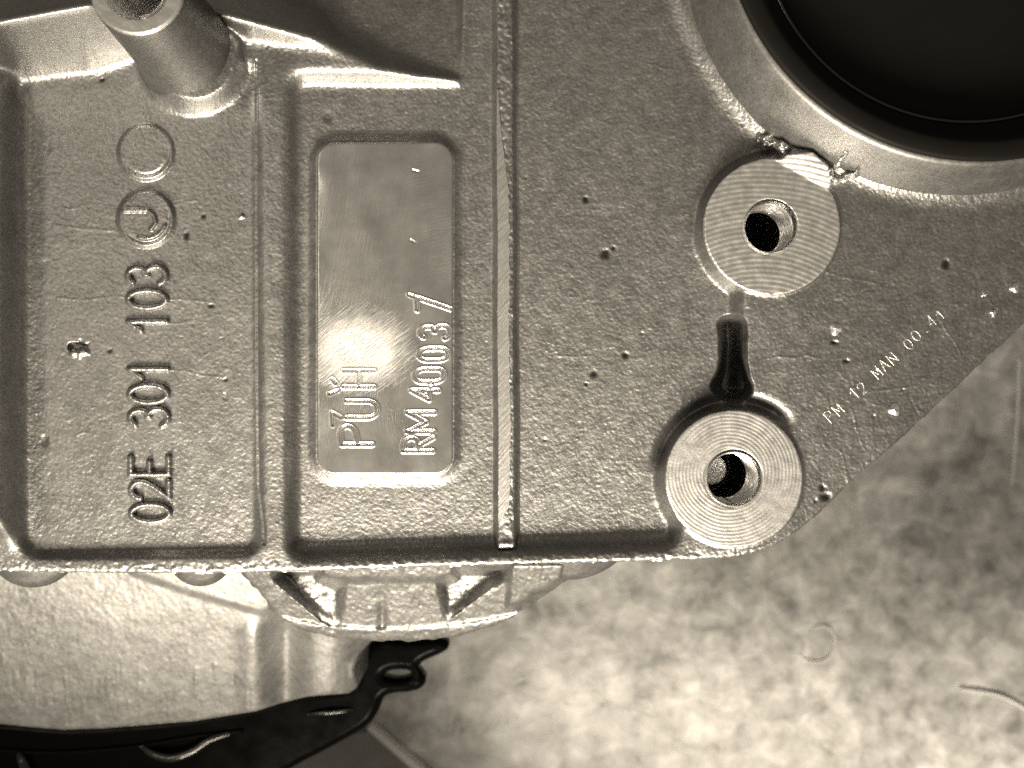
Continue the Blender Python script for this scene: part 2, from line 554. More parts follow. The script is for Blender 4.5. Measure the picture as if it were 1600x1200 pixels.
def housing_field():
    # outer (rib, lip, ledge) level
    zo = 29 + 5 * sstep((Y - 760) / 110) + 3 * sstep((X - 1080) / 60)
    # middle pocket
    mid_pts = [(478, 143), (640, 145), (735, 146), (742, -140), (1320, -140), (1320, 120), (1230, 215), (1195, 300), (1130, 400), (1126, 690),
               (1090, 735), (1040, 790), (1034, 829), (478, 846)]
    sd = poly_sd(X, Y, mid_pts) - 22
    wm = 27
    tm = sstep((sd + wm / 2) / wm)
    zm = zo * tm
    # left pocket (shallower)
    left_pts = [(62, 146), (200, 128), (376, 126), (380, 838), (62, 842)]
    sl = poly_sd(X, Y, left_pts) - 26
    zo = zo - 15 * sstep((175 - Y) / 30) * sstep((330 - X) / 60)
    zl = 15 + (zo - 15) * sstep((sl + 8) / 15)
    zleft = np.where(X < 422, zl, zm)
    w = sstep((X - 417) / 10)
    z = zl * (1 - w) + zm * w
    # wall rising at the far left, cut diagonally near the lip
    wl = 55 * sstep((34 - X) / 42.0) * sstep((880 - Y - 0.8 * (34 - X)) / 40)
    z = z + wl * sstep((Y - 70) / 60)
    z = blur(z, 2.6 / ST)
    # ridge along the top
    yr = cap_rim(X, [(-100, 52), (0, 34), (130, 9), (200, 0), (290, 4), (307, 10), (441, 46), (489, 58), (537, 80), (594, 102), (660, 115), (722, 123), (760, 124)])
    hr = cap_rim(X, [(-100, 195), (140, 185), (290, 92), (371, 78), (441, 62), (489, 50), (537, 36), (594, 25), (650, 14), (722, -6), (760, -14)])
    sS = cap_rim(X, [(-100, 2.35), (0, 1.95), (130, 1.68), (205, 1.4), (300, 1.9), (345, 1.55), (700, 1.6)])
    south = hr - sS * (Y - yr)
    top = smax(z, south, 20 + 6 * sstep((300 - X) / 60))
    nfl = np.where(X < 560, -60 + 0 * X, 0)
    wN = sstep((X - 430) / 150)
    plane = -0.16 * np.clip(130 - Y, 0, 400)
    nfl = -70 * (1 - wN) + plane * wN
    north = smax(hr - 1.7 * (yr - Y), nfl, 16)
    zr = np.where(Y > yr, top, np.minimum(north, top))
    wR = sstep((X - 716) / 6.0)
    z = zr * (1 - wR) + z * wR
    z = blur(z, 2.4 / ST)
    zb_ = blur(z, 5.0 / ST)
    mk = sstep((150 - Y) / 30) * sstep((700 - X) / 60)
    z = z * (1 - mk) + zb_ * mk
    # tube foot
    dt = np.hypot(X - 303, Y - 90)
    z = np.maximum(z, np.where(dt < 102, 13 + 40 * (np.clip(102 - dt, 0, 36) / 34.0) ** 2, -99))
    z = blur(z, 2.2)
    # collar foot
    dc = np.hypot(X - 1496, Y + 116)
    zc = 31 - 1.2 * (dc - 422)
    z = smax(z, np.minimum(zc, 66), 32)
    # bosses: cast stubs below the milled faces
    for (bx, by, br) in (B1, B2):
        d = np.hypot(X - bx, Y - by)
        z = smax(z, np.minimum(ZB - 3 - 2.0 * (d - br + 2), ZB - 2.5), 13)
    # bridge between upper boss and collar
    db = seg_dist(X, Y, (1235, 262), (1290, 190))
    z = smax(z, np.minimum(30 - 1.6 * (db - 30), 27), 14)
    # trench between the bosses
    dtr = rrect_sd(X, Y, 1123, 494, 1167, 616, 16) - 9 * sstep((Y - 570) / 40) + 3 * np.exp(-((Y - 548) / 26) ** 2) + 0.8 * grain(X.shape, 4.0)
    z = z - 105 * sstep((5 - dtr) / 16)
    # undercut shade trench over the lower boss
    da = np.hypot(X - B2[0], Y - B2[1]) - B2[2]
    ang = np.arctan2(Y - B2[1], X - B2[0])
    m_ = sstep((np.cos(ang + math.pi * 0.60) - 0.35) / 0.4)
    z = z - 26 * m_ * np.exp(-((da - 13) / 10.0) ** 2)
    da = np.hypot(X - B1[0], Y - B1[1]) - B1[2]
    ang = np.arctan2(Y - B1[1], X - B1[0])
    m_ = sstep((np.cos(ang + math.pi * 0.74) - 0.4) / 0.4)
    z = z - 9 * m_ * np.exp(-((da - 11) / 8.0) ** 2)
    # pad under the stamped plate
    sp = rrect_sd(X, Y, 495, 222, 708, 742, 30)
    f = 15 * (1 - np.clip((sp + 2) / 20, 0, 1)) ** 1.9
    z = np.where(sp < 18, smax(z, np.minimum(f, 10), 1.5), z)
    # raised mould discs
    def disc(cx, cy, r, h, soft):
        return h * sstep((r - np.hypot(X - cx, Y - cy)) / soft + 0.5)
    return z

Z0 = housing_field()
rough = np.ones_like(Z0)
sl_y, sl_x = np.gradient(Z0, ST)
POLISH = sstep((-sl_y - 0.8) / 0.5) * sstep((145 - Y) / 20) * sstep((720 - X) / 20)   # steep walls from the polished die half
POLISH = blur(POLISH, 2.0)
# walls formed by the polished die half are smoother
rough *= 1 - 0.7 * POLISH
rough *= 1 - 0.5 * sstep((118 - Y - 0.0 * X) / 20) * sstep((240 - X) / 60)
Z = Z0 + rough * (0.17 * grain(Z0.shape, 0.7) + 0.05 * grain(Z0.shape, 1.6)) + 0.10 * grain(Z0.shape, 9) + 0.7 * grain(Z0.shape, 60)

# cast blemishes: pits (some coloured as dark spots), seams, burrs
DARK_SPOT = np.zeros_like(Z)
def pit(cx, cy, rx, ry, depth, ang=0.0):
    global Z
    c, s = math.cos(ang), math.sin(ang)
    a = ((X - cx) * c + (Y - cy) * s) / rx; b_ = (-(X - cx) * s + (Y - cy) * c) / ry
    e = np.exp(-(a * a + b_ * b_) ** 2)
    Z = Z - (0.7 if depth > 10 or depth < 3.5 else 0.3) * depth * e
    if 3.5 < depth < 10: DARK_SPOT[:] = np.maximum(DARK_SPOT, 0.95 * e)
    elif depth > 2.2: DARK_SPOT[:] = np.maximum(DARK_SPOT, 0.35 * e)
for p in [(915, 312, 5, 6, 5), (946, 397, 8, 8, 6), (958, 388, 4, 4, 4), (977, 555, 6, 6, 5), (928, 584, 6, 6, 5), (916, 600, 3, 3, 4),
          (1478, 413, 7, 8, 6), (512, 182, 8, 9, 2.5), (1303, 535, 6, 3, 7), (1322, 564, 6, 3, 7), (1290, 776, 9, 7, 8), (1285, 762, 5, 6, 6),
          (160, 125, 4, 4, 4), (172, 548, 4, 4, 4), (292, 368, 4, 7, 6), (318, 338, 4, 4, 4), (330, 478, 5, 3, 5),
          (353, 593, 4, 3, 5), (377, 338, 5, 3, -6), (352, 620, 4, 7, 2), (70, 690, 6, 10, 2.5), (73, 232, 7, 9, 2)]:
    pit(*p)
# gouge with a torn lip, left field
sdc = rrect_sd(X, Y, 107, 534, 141, 545, 3) + 0.25 * (Y - 540) * np.sign(X - 124) + 1.6 * grain(Z.shape, 2.0)
Z = Z - 10 * sstep((2 - sdc) / 5)
sdc = rrect_sd(X, Y, 109, 547, 142, 556, 4) + 2.0 * grain(Z.shape, 1.8)
Z = Z + 6 * sstep((2 - sdc) / 6)
for _ in range(45):
    pit(rng.uniform(20, 1550), rng.uniform(130, 850), rng.uniform(1.6, 3.4), rng.uniform(1.6, 3.4), rng.uniform(-1.6, 2.6), rng.uniform(0, 3))
def seam(pts, w, h):
    global Z
    x0 = min(p[0] for p in pts) - 12; x1 = max(p[0] for p in pts) + 12; y0 = min(p[1] for p in pts) - 12; y1 = max(p[1] for p in pts) + 12
    i0, i1 = np.searchsorted(gx, [x0, x1]); j0, j1 = np.searchsorted(gy, [y0, y1])
    sl = (slice(j0, j1), slice(i0, i1))
    d = line_dist(X[sl], Y[sl], pts)
    Z[sl] += h * np.exp(-(d / w) ** 2)
def wander(x, y, dx, dy, n, amp):
    pts = [(x, y)]
    for i in range(n):
        x += dx + rng.normal() * amp; y += dy + rng.normal() * amp; pts.append((x, y))
    return pts
for a in [(90, 465, 22, 0, 5), (265, 468, 18, 1.5, 3), (262, 505, 16, 1, 2), (265, 578, 16, 3, 5), (140, 637, 10, 0, 1), (120, 680, 12, 0, 2),
          (100, 325, 12, -3, 3), (270, 320, 14, -1, 3), (90, 352, 20, 1, 4), (1010, 100, 16, 4, 3), (1130, 60, 10, -7, 3),
          (1200, 560, 18, 2, 4), (1330, 585, 2, 12, 3), (1350, 612, 18, -2, 4), (1400, 470, 12, -6, 4), (1470, 500, 8, 14, 4), (1330, 640, 6, 16, 4),
          (1420, 620, 8, 12, 3), (1270, 420, 20, 2, 5), (1300, 470, 14, -4, 5), (1500, 420, 8, 5, 4), (1310, 700, 3, 12, 4), (870, 556, 30, 2, 2)]:
    seam(wander(a[0], a[1], a[2], a[3], a[4], 3.0), 1.4, rng.choice([-0.5, 0.6, 0.7]))
# long hairline beside the left recess
seam([(401, 95), (402, 300), (403, 600), (405, 760), (412, 820), (413, 850)], 1.8, -4.0)
# lip flash, ragged
d_edge = poly_sd(X, Y, OUTLINE)
ragged = 0.7 * grain(Z.shape, 2.0) + 0.8 * grain(Z.shape, 9.0)
keep = d_edge + ragged
Z = Z - 5.0 * (1 - np.sqrt(np.clip(1 - (1 - np.clip(-d_edge / 6.0, 0, 1)) ** 2, 0, 1)))
Z = Z + 0.45 * grain(Z.shape, 1.3) * sstep((d_edge + 22) / 12) * sstep((Y - 840) / 30)
# openings for the bores
keep = np.maximum(keep, 402 - np.hypot(X - 1496, Y + 116))
for (bx, by, r_) in ((1203, 355, 44), (1146, 748, 46)):
    keep = np.maximum(keep, r_ - np.hypot(X - bx, Y - by))

housing = field_mesh('housing_shell', X, Y, Z, keep, M_CAST, gearbox, skirt=-255, dark_spot=DARK_SPOT, polish=POLISH)

def zat(x, y):
    return bilinear(Z, gx[0], gy[0], ST, np.asarray(x, float), np.asarray(y, float))
def z0at(x, y):
    return float(bilinear(Z0, gx[0], gy[0], ST, np.asarray(float(x)), np.asarray(float(y))))

# ---------------------------------------------------------------- strokes, glyphs
def arc(cx, cy, rx, ry, a0, a1, n=14):
    return [(cx + rx * math.cos(math.radians(a0 + (a1 - a0) * i / n)), cy + ry * math.sin(math.radians(a0 + (a1 - a0) * i / n))) for i in range(n + 1)]
GL = {
    '0': [arc(.5, .5, .5, .5, 0, 360, 32)],
    'O': [[(0, .3)] + [(0, .7)] + arc(.5, .7, .5, .3, 180, 0) + [(1, .3)] + arc(.5, .3, .5, .3, 0, -180)],
    '1': [[(.1, .68), (.62, 1), (.62, 0)]],
    '2': [[(.02, .76)] + arc(.5, .74, .48, .26, 160, -20, 16) + [(.70, .42), (.05, 0), (1, 0)]],
    '3': [arc(.46, .75, .44, .25, 150, -80, 16) + arc(.46, .27, .52, .27, 80, -155, 18)],
    '4': [[(1, .3), (0, .3), (.72, 1), (.72, 0)]],
    '7': [[(0, 1), (1, 1), (.35, 0)], [(.1, .9), (.3, .62)]],
    'E': [[(1, 1), (0, 1), (0, 0), (1, 0)], [(0, .5), (.72, .5)]],
    'P': [[(0, 0), (0, 1)], [(0, 1)] + arc(.45, .74, .5, .26, 90, -90) + [(0, .48)]],
    'U': [[(0, 1), (0, .35)] + arc(.5, .35, .5, .35, 180, 360) + [(1, .35), (1, 1)]],
    'H': [[(0, 0), (0, 1)], [(1, 0), (1, 1)], [(0, .5), (1, .5)]],
    'R': [[(0, 0), (0, 1)], [(0, 1)] + arc(.45, .74, .5, .26, 90, -90) + [(0, .48)], [(.4, .48), (1, 0)]],
    'M': [[(0, 0), (0, 1), (.5, .3), (1, 1), (1, 0)]],
    'N': [[(0, 0), (0, 1), (1, 0), (1, 1)]],
    'A': [[(0, 0), (.5, 1), (1, 0)], [(.2, .35), (.8, .35)]],
    'J': [[(0, 0), (1, 0)]],
    '.': [[(.4, .1), (.6, .1)]],
}
def glyph(ch, org, du, dv):
    """strokes of a glyph: org is its lower left corner, du its full width vector, dv its full height vector"""
    return [[(org[0] + u * du[0] + v * dv[0], org[1] + u * du[1] + v * dv[1]) for u, v in s] for s in GL[ch]]

def stroke_mesh(name, strokes, half, height, soft, material, parent, res=1.0, jitter=0.0):
    xs = [p[0] for s in strokes for p in s]; ys = [p[1] for s in strokes for p in s]
    m_ = half + soft + 3
    lx = np.arange(min(xs) - m_, max(xs) + m_, res); ly = np.arange(min(ys) - m_, max(ys) + m_, res)
    A, B = np.meshgrid(lx, ly)
    d = np.full(A.shape, 1e9)
    for s in strokes: d = np.minimum(d, line_dist(A, B, s))
    if jitter: d = d + jitter * blur(rng.standard_normal(A.shape), 2.0) * 5
    h = height * (np.clip(1 - (d / (half + soft)) ** 2, 0, 1)) ** 0.9
    zz = zat(A, B) - 0.5 + h + 0.25 * rng.standard_normal(A.shape) * (h > 1)
    return field_mesh(name, A, B, zz, d - half - soft * 0.96, material, parent, skirt=None)

# raised part number, reading upwards
for ch, yc in zip('02E301103', (802, 766, 728, 652, 616, 580, 506, 468, 430)):
    st = glyph(ch, (261 + 3 * (yc - 600) / 200.0, yc + 13.5), (0, -27), (-59, 0))
    o = stroke_mesh('raised_character', st, 3.4, 9.5, 2.6, M_CAST, housing, 1.0, 0.25)
    o['label'] = 'raised cast character %s of the part number' % ch

# raised mould discs
def disc_field(name, cx, cy, r, h, extra=None):
    lx = np.arange(cx - r - 14, cx + r + 14, 1.0); ly = np.arange(cy - r - 14, cy + r + 14, 1.0)
    A, B = np.meshgrid(lx, ly)
    d = np.hypot(A - cx, B - cy) - r
    hh = h * sstep((3.0 - d) / 9.0)
    # shallow groove inside the rim
    low_side = sstep(((B - cy) + 0.5 * (A - cx)) / r + 0.1)
    hh = hh - 0.34 * h * low_side * np.exp(-((d + 10) / 3.0) ** 2)
    if extra is not None: hh = hh + extra(A, B)
    zz = zat(A, B) - 0.4 + hh
    return field_mesh(name, A, B, zz, d - 2.6, M_CAST, housing)
disc_field('mould_disc', 228, 238, 45, 7.5)
def emblem(A, B):
    bar = line_dist(A, B, [(194, 329), (231, 329), (240, 336), (243, 348), (236, 358)])
    arc_ = line_dist(A, B, arc(228, 342, 31, 31, 110, 20, 12))
    return 6.0 * sstep((4.5 - bar) / 4.0) + 4.5 * sstep((4.5 - arc_) / 4.0)
o = disc_field('mould_date_disc', 228, 342, 46, 10.0, emblem)
o['label'] = 'raised mould disc with a hooked mark'

# small bright cast pips on the right
def pip(px, py, r, h):
    lx = np.arange(px - r - 3, px + r + 3, 0.8); ly = np.arange(py - r - 3, py + r + 3, 0.8)
    A, B = np.meshgrid(lx, ly)
    d = np.hypot(A - px, (B - py) * 0.9) + 1.4 * np.sin(3 * np.arctan2(B - py, A - px) + px)
    zz = zat(A, B) - 0.5 + h * np.clip((r - d) / r, 0, 1) ** 0.8
    field_mesh('cast_pip', A, B, zz, d - r, M_BRIGHT, housing)
for p in [(1306, 514, 9, 9), (1397, 640, 9, 9), (1552, 489, 5, 6), (1585, 450, 7, 7), (1537, 460, 4, 4)]:
    pip(*p)

# torn burrs where the upper boss was milled into the collar
def burr(pts, w, h):
    xs = [p[0] for p in pts]; ys = [p[1] for p in pts]
    A, B = np.meshgrid(np.arange(min(xs) - w - 6, max(xs) + w + 6, 1.0), np.arange(min(ys) - w - 6, max(ys) + w + 6, 1.0))
    d = line_dist(A, B, pts) + 2.0 * grain(A.shape, 3.0)
    zz = zat(A, B) - 1.0 + h * np.clip(1 - (d / w) ** 2, 0, 1) * (1 + 0.35 * grain(A.shape, 2.2)) + 0.6 * grain(A.shape, 1.2)
    field_mesh('torn_burr', A, B, zz, d - w * 0.98, M_STRIP, housing)
burr([(1192, 218), (1206, 222), (1226, 232)], 11, 15)
burr([(1296, 272), (1308, 282), (1322, 276), (1336, 270)], 8, 13)
burr([(1306, 262), (1316, 244), (1330, 226)], 6, 6)

# peened serial along the slanted edge
def peened():
    txt = 'PM 12 MAN 00.41'
    o0 = np.array((1300.0, 660.0)); o1 = np.array((1482.0, 489.0))
    dirv = (o1 - o0) / np.linalg.norm(o1 - o0); up = np.array((dirv[1], -dirv[0]))
    adv = np.linalg.norm(o1 - o0) / len(txt)
    for i, ch in enumerate(txt):
        if ch == ' ': continue
        org = o0 + dirv * adv * i + rng.normal(size=2) * 0.8
        st = glyph(ch, org, dirv * adv * 0.62, up * 19 * rng.uniform(.85, 1.05))
        o = stroke_mesh('peened_character', st, 0.55, rng.uniform(1.2, 1.7) * (0.85 if i < 6 else 1.0), 0.8, M_PEEN, housing, 0.6, 0.22)
peened()

# ---------------------------------------------------------------- stamped pad
def stamped_pad():
    st = 1.0
    lx = np.arange(492, 712, st); ly = np.arange(219, 746, st)
    A, B = np.meshgrid(lx, ly)
    sd = rrect_sd(A, B, 495.5, 222.5, 707.5, 741.5, 29)
    z = np.full(A.shape, 13.5)
    z += 0.25 * blur(rng.standard_normal(A.shape), 14) * 40
    # slightly dished by the sanding disc
    z += -1.3 * np.exp(-(((A - 585) / 95) ** 2 + ((B - 575) / 70) ** 2))
    z -= 2.2 * (1 - np.sqrt(np.clip(1 - (1 - np.clip(-sd / 3.0, 0, 1)) ** 2, 0, 1)))
    def stamp(strokes, depth=2.5, w=1.5, rim=1.1):
        nonlocal z
        d = np.full(A.shape, 1e9)
        for s in strokes: d = np.minimum(d, line_dist(A, B, s))
        z = z - depth * np.exp(-(d / w) ** 2) + rim * np.exp(-((d - 3.5) / 1.4) ** 2)
    def up(ch, x_base, x_top, y_left, y_right, skew=0.0, depth=2.5):
        stamp(glyph(ch, (x_base, y_left), (skew, y_right - y_left), (x_top - x_base, 0)), depth)
    up('P', 582, 534, 694, 664, -4)
    up('U', 590, 541, 652, 626, 0)
    up('H', 584, 537, 604, 579, 0)
    up('R', 676, 630, 704, 683, 1)
    up('M', 678, 636, 674, 644, 1)
    up('4', 683, 641, 624, 604, 3)
    up('O', 692, 646, 596, 576, 4)
    up('O', 699, 653, 562, 544, 3)
    up('3', 702, 656, 528, 508, 2)
    stamp([[(652, 484), (651, 464), (704, 482)]])
    stamp([[(639, 460), (647, 463)]], 2.2, 1.4, 0.5)
    stamp([[(520, 664), (519, 644), (533, 652)]], 2.6, 1.5, 0.5)
    stamp([[(515, 615), (527, 610)]], 2.6, 1.5, 0.5)
    stamp([[(519, 592), (525, 599)]], 2.6, 1.5, 0.5)
    stamp([[(645, 266), (654, 268)]], 1.8, 1.3, 0.0)
    stamp([[(642, 375), (648, 379)]], 1.8, 1.3, 0.0)
    for _ in range(16):
        x, y = rng.uniform(505, 640), rng.uniform(290, 460); L = rng.uniform(6, 30); a = math.radians(rng.uniform(105, 135))
        stamp([[(x, y), (x + L * math.cos(a), y + L * math.sin(a))]], 0.35, 0.7) if False else None
    field_mesh('stamped_pad', A, B, z, sd, M_PLATE, gearbox, skirt=1.0)
stamped_pad()

# ---------------------------------------------------------------- long rib
def long_rib():
    ys = np.arange(-100, 859.1, 2.0)
    prof = [(-25, -2), (-20, .4), (-16.5, 4), (-14, 12), (-12.5, 17), (-10, 18.8), (-4, 19.2), (2, 19.4), (8, 19.2), (12, 18.4), (14, 15), (16.5, 8), (19, 2.5), (24, -2)]
    px = np.array([p[0] for p in prof]); pz = np.array([p[1] for p in prof])
    xs = np.interp(np.linspace(0, len(px) - 1, 40), np.arange(len(px)), px); zs = np.interp(np.linspace(0, len(px) - 1, 40), np.arange(len(px)), pz)
    A = np.empty((len(ys), 40)); B = np.empty_like(A); C = np.empty_like(A)
    for j, y in enumerate(ys):
        xc = 787.5 + 3.5 * (y / 858.0)
        A[j] = xc + xs + 0.5 * math.sin(y * 0.021); B[j] = y
        base = zat(xc + xs, np.full(40, y))
        endz = 1.0 - max(0, (y - 851) / 8.0) ** 2 * 0.35
        C[j] = np.where(zs > -1.9, np.maximum(zs * endz, 0) + np.minimum(base, 4), base - 2)
    C += (0.45 * grain(C.shape, 0.8) + 0.3 * grain(C.shape, 2.0)) * (C > 10)
    k = 1 - C / H
    V = np.stack([(CX + (A - CX) * k).ravel(), (CY + (B - CY) * k).ravel(), C.ravel()], 1)
    ny, nx = A.shape; i = np.arange(ny * nx).reshape(ny, nx)
    F = np.stack([i[:-1, :-1].ravel(), i[1:, :-1].ravel(), i[1:, 1:].ravel(), i[:-1, 1:].ravel()], 1)
    # closing face at the lower end
    n0 = len(V); e = V[i[-1]].copy(); e[:, 2] = -8
    V = np.concatenate([V, V[i[-1]], e])
    F2 = np.array([[n0 + q, n0 + nx + q, n0 + nx + q + 1, n0 + q + 1] for q in range(nx - 1)])
    o = mesh_obj('long_rib', V, np.concatenate([F, F2]), M_CAST, gearbox)
    # milled strip along its crest
    ys = np.arange(140, 816, 2.0); n = 10
    A = np.empty((len(ys), n)); B = np.empty_like(A)
    jag = blur(rng.standard_normal((1, len(ys))), 1.5)[0] * 3
    for j, y in enumerate(ys):
        xc = 787.5 + 3.5 * (y / 858.0) + 0.5 * math.sin(y * 0.021)
        t = sstep(np.array((y - 138) / 190.0)) * sstep(np.array((822 - y) / 40.0))
        xl = xc - 11.6; xr = xl + 2.5 + 15.5 * float(t) + jag[j] * float(t) * 0.6
        A[j] = np.linspace(xl, xr, n); B[j] = y
    C = np.full(A.shape, 21.2)
    k = 1 - C / H
    V = np.stack([(CX + (A - CX) * k).ravel(), (CY + (B - CY) * k).ravel(), C.ravel()], 1)
    ny, nx = A.shape; i = np.arange(ny * nx).reshape(ny, nx)
    F = np.stack([i[:-1, :-1].ravel(), i[1:, :-1].ravel(), i[1:, 1:].ravel(), i[:-1, 1:].ravel()], 1)
    n0 = len(V)
    rimr = np.concatenate([i[:, 0], i[-1, 1:], i[::-1, -1][1:], i[0, ::-1][1:-1]])
    lo = V[rimr].copy(); lo[:, 2] -= 3.5
    V = np.concatenate([V, V[rimr], lo]); m_ = len(rimr)
    S = np.array([[n0 + q, n0 + (q + 1) % m_, n0 + m_ + (q + 1) % m_, n0 + m_ + q] for q in range(m_)])
    mesh_obj('milled_strip', V, np.concatenate([F, S[:, ::-1]]), M_STRIP, o)

long_rib()

# ---------------------------------------------------------------- milled bosses with bores
def boss(c, r, zt, hc, hr, material, bore_thread, label, notch=None):
    cx, cy = c
    st = 1.3
    lx = np.arange(cx - r - 34, cx + r + 34, st); ly = np.arange(cy - r - 34, cy + r + 34, st)
    A, B = np.meshgrid(lx, ly)
    sd = np.hypot(A - cx, B - cy) - r
    if notch is not None:
        # milled corner running out into the collar
        sd2 = poly_sd(A, B, notch) - 5
        sd = smin(sd, sd2, 12)
    sd = sd + 0.5 * blur(rng.standard_normal(A.shape), 2.0) * 3
    dh = np.hypot(A - hc[0], B - hc[1])
    z = np.full(A.shape, zt) + 0.05 * rng.standard_normal(A.shape)
    z -= 1.6 * (1 - np.sqrt(np.clip(1 - (1 - np.clip(-sd / 2.2, 0, 1)) ** 2, 0, 1)))
    if notch is not None:
        z = z + 0.32 * np.clip((A - 1240) * 0.5 - (B - 268) * 0.87, 0, 50)
    z -= np.clip(hr + 6 - dh, 0, 8) * 0.8
    kp = np.maximum(sd, hr - dh)
    o = field_mesh('milled_boss', A, B, z, kp, material, gearbox, skirt=zt - 8)
    o['label'] = label
    # bore
    k = 1 - zt / H
    bx, by = CX + (hc[0] - CX) * k, CY + (hc[1] - CY) * k
    R = hr * k
    prof = [(4.0, R + 1.2), (-1.0, R + 0.6), (-6, R - 0.5)]
    z_ = -6.0
    if bore_thread:
        p = 5.2
        while z_ > -64:
            prof += [(z_ - p * .3, R + 1.6), (z_ - p * .5, R + 1.6), (z_ - p * .8, R - 2.6), (z_ - p, R - 2.6)]; z_ -= p
        prof += [(z_ - 1, R + 2), (z_ - 150, R + 2)]
    else:
        prof += [(-12, R - .5), (-60, R - 1.2), (-95, R - 2)]
        z_ = -95
        prof += [(z_ - 2, R - 2.4), (z_ - 120, R - 4)]
    b_ = lathe('threaded_bore' if bore_thread else 'smooth_bore', (bx, by, zt - 4.0), (bx, by, zt - 3.0), prof, M_BORE, o, 72, 25, helix=5.2 if bore_thread else 0.0)
    # dark end of the bore
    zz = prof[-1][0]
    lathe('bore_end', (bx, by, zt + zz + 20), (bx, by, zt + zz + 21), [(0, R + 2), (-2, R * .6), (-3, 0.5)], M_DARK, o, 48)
    return o, (bx, by, R)

boss((B1[0], B1[1]), B1[2], ZB, (1203, 355), 39, M_BOSS1, True, 'milled boss with wide tool arcs and a broken corner', notch=[(1232, 246), (1268, 243), (1290, 262), (1294, 285), (1270, 300), (1236, 275)])
ob2, (bx, by, R) = boss((B2[0], B2[1]), B2[2], ZB + 2, (1146, 748), 41, M_BOSS2, True, 'milled boss with fine tool arcs and a threaded bore')
# pale dowel end deep in the lower bore
lathe('dowel_end', (bx - 19, by - 8, -18), (bx - 19, by - 8, -17), [(-60, 24), (-3, 24), (0, 21), (0.2, 0.5)], M_BRIGHT, ob2, 40)

# ---------------------------------------------------------------- tube boss, top left
tt = at(213, -18, 236.0)
tb = (303.0, 94.0, -5.0)
L = float(np.linalg.norm(np.array(tt) - np.array(tb)))
tube = lathe('tube_boss', tb, tt, [(0, 92), (18, 84), (32, 78), (50, 74), (80, 70), (125, 67), (L - 14, 62), (L - 8, 61.5), (L - 4, 60)], M_TUBE, gearbox, 96, 30)
lathe('milled_ring', tb, tt, [(L - 4.2, 60.2), (L - 1.0, 59.2), (L, 57.5), (L, 42), (L - 4, 37.5), (L - 8, 37)], M_RING, tube, 96, 25)
prof = [(L - 7, 37.2)]
q = L - 9
while q > L - 110:
    prof += [(q, 34.5), (q - 2, 34.5), (q - 4, 37.5), (q - 5.5, 37.5)]; q -= 6.5
prof += [(q, 34), (q - 40, 34), (q - 44, 2)]
lathe('threaded_bore', tb, tt, prof, M_BORE, tube, 64, 25, helix=6.5)

# ---------------------------------------------------------------- collar and black seal cap
ccx, ccy = 1476.0, -96.0
def collar():
    seg = 160
    o = lathe('seal_collar', (ccx, ccy, 0), (ccx, ccy, 1), [(-30, 424), (34, 413), (60, 399), (84, 388), (98, 381), (101.5, 378), (103, 373), (103, 340), (40, 338)], M_SMOOTH, gearbox, seg, 40)
    return o
collar()
cap = empty('seal_cap', (ccx, ccy, 103), 'round black rubber cap with raised rim seated in the collar', 'cap')
lathe('rim', (ccx, ccy, 0), (ccx, ccy, 1), [(104, 366), (104, 373.5), (107, 375.5), (111, 374.5), (113.5, 370), (113.5, 352), (111, 346), (92, 330), (76, 318), (71, 311)], M_RUBBER, cap, 160, 60)
lathe('inner_lip', (ccx, ccy, 0), (ccx, ccy, 1), [(68, 311.5), (71.0, 311.0), (73.2, 309.0), (73.0, 306.5), (70, 304.5), (66, 304)], M_GLOSS, cap, 160, 60)
lathe('dished_centre', (ccx, ccy, 0), (ccx, ccy, 1), [(68, 304.5), (62, 300), (50, 285), (40, 250), (36, 200), (34, 120), (33, 0.5)], M_RUBBER, cap, 128, 60)

# ---------------------------------------------------------------- body underneath
extrude_outline('case_body', [[(-60, -60), (-60, 800), (960, 800), (1180, 700), (1480, 430), (1500, -60)]], -262, 1332, 3, M_LOW, gearbox, 0, seen=False)

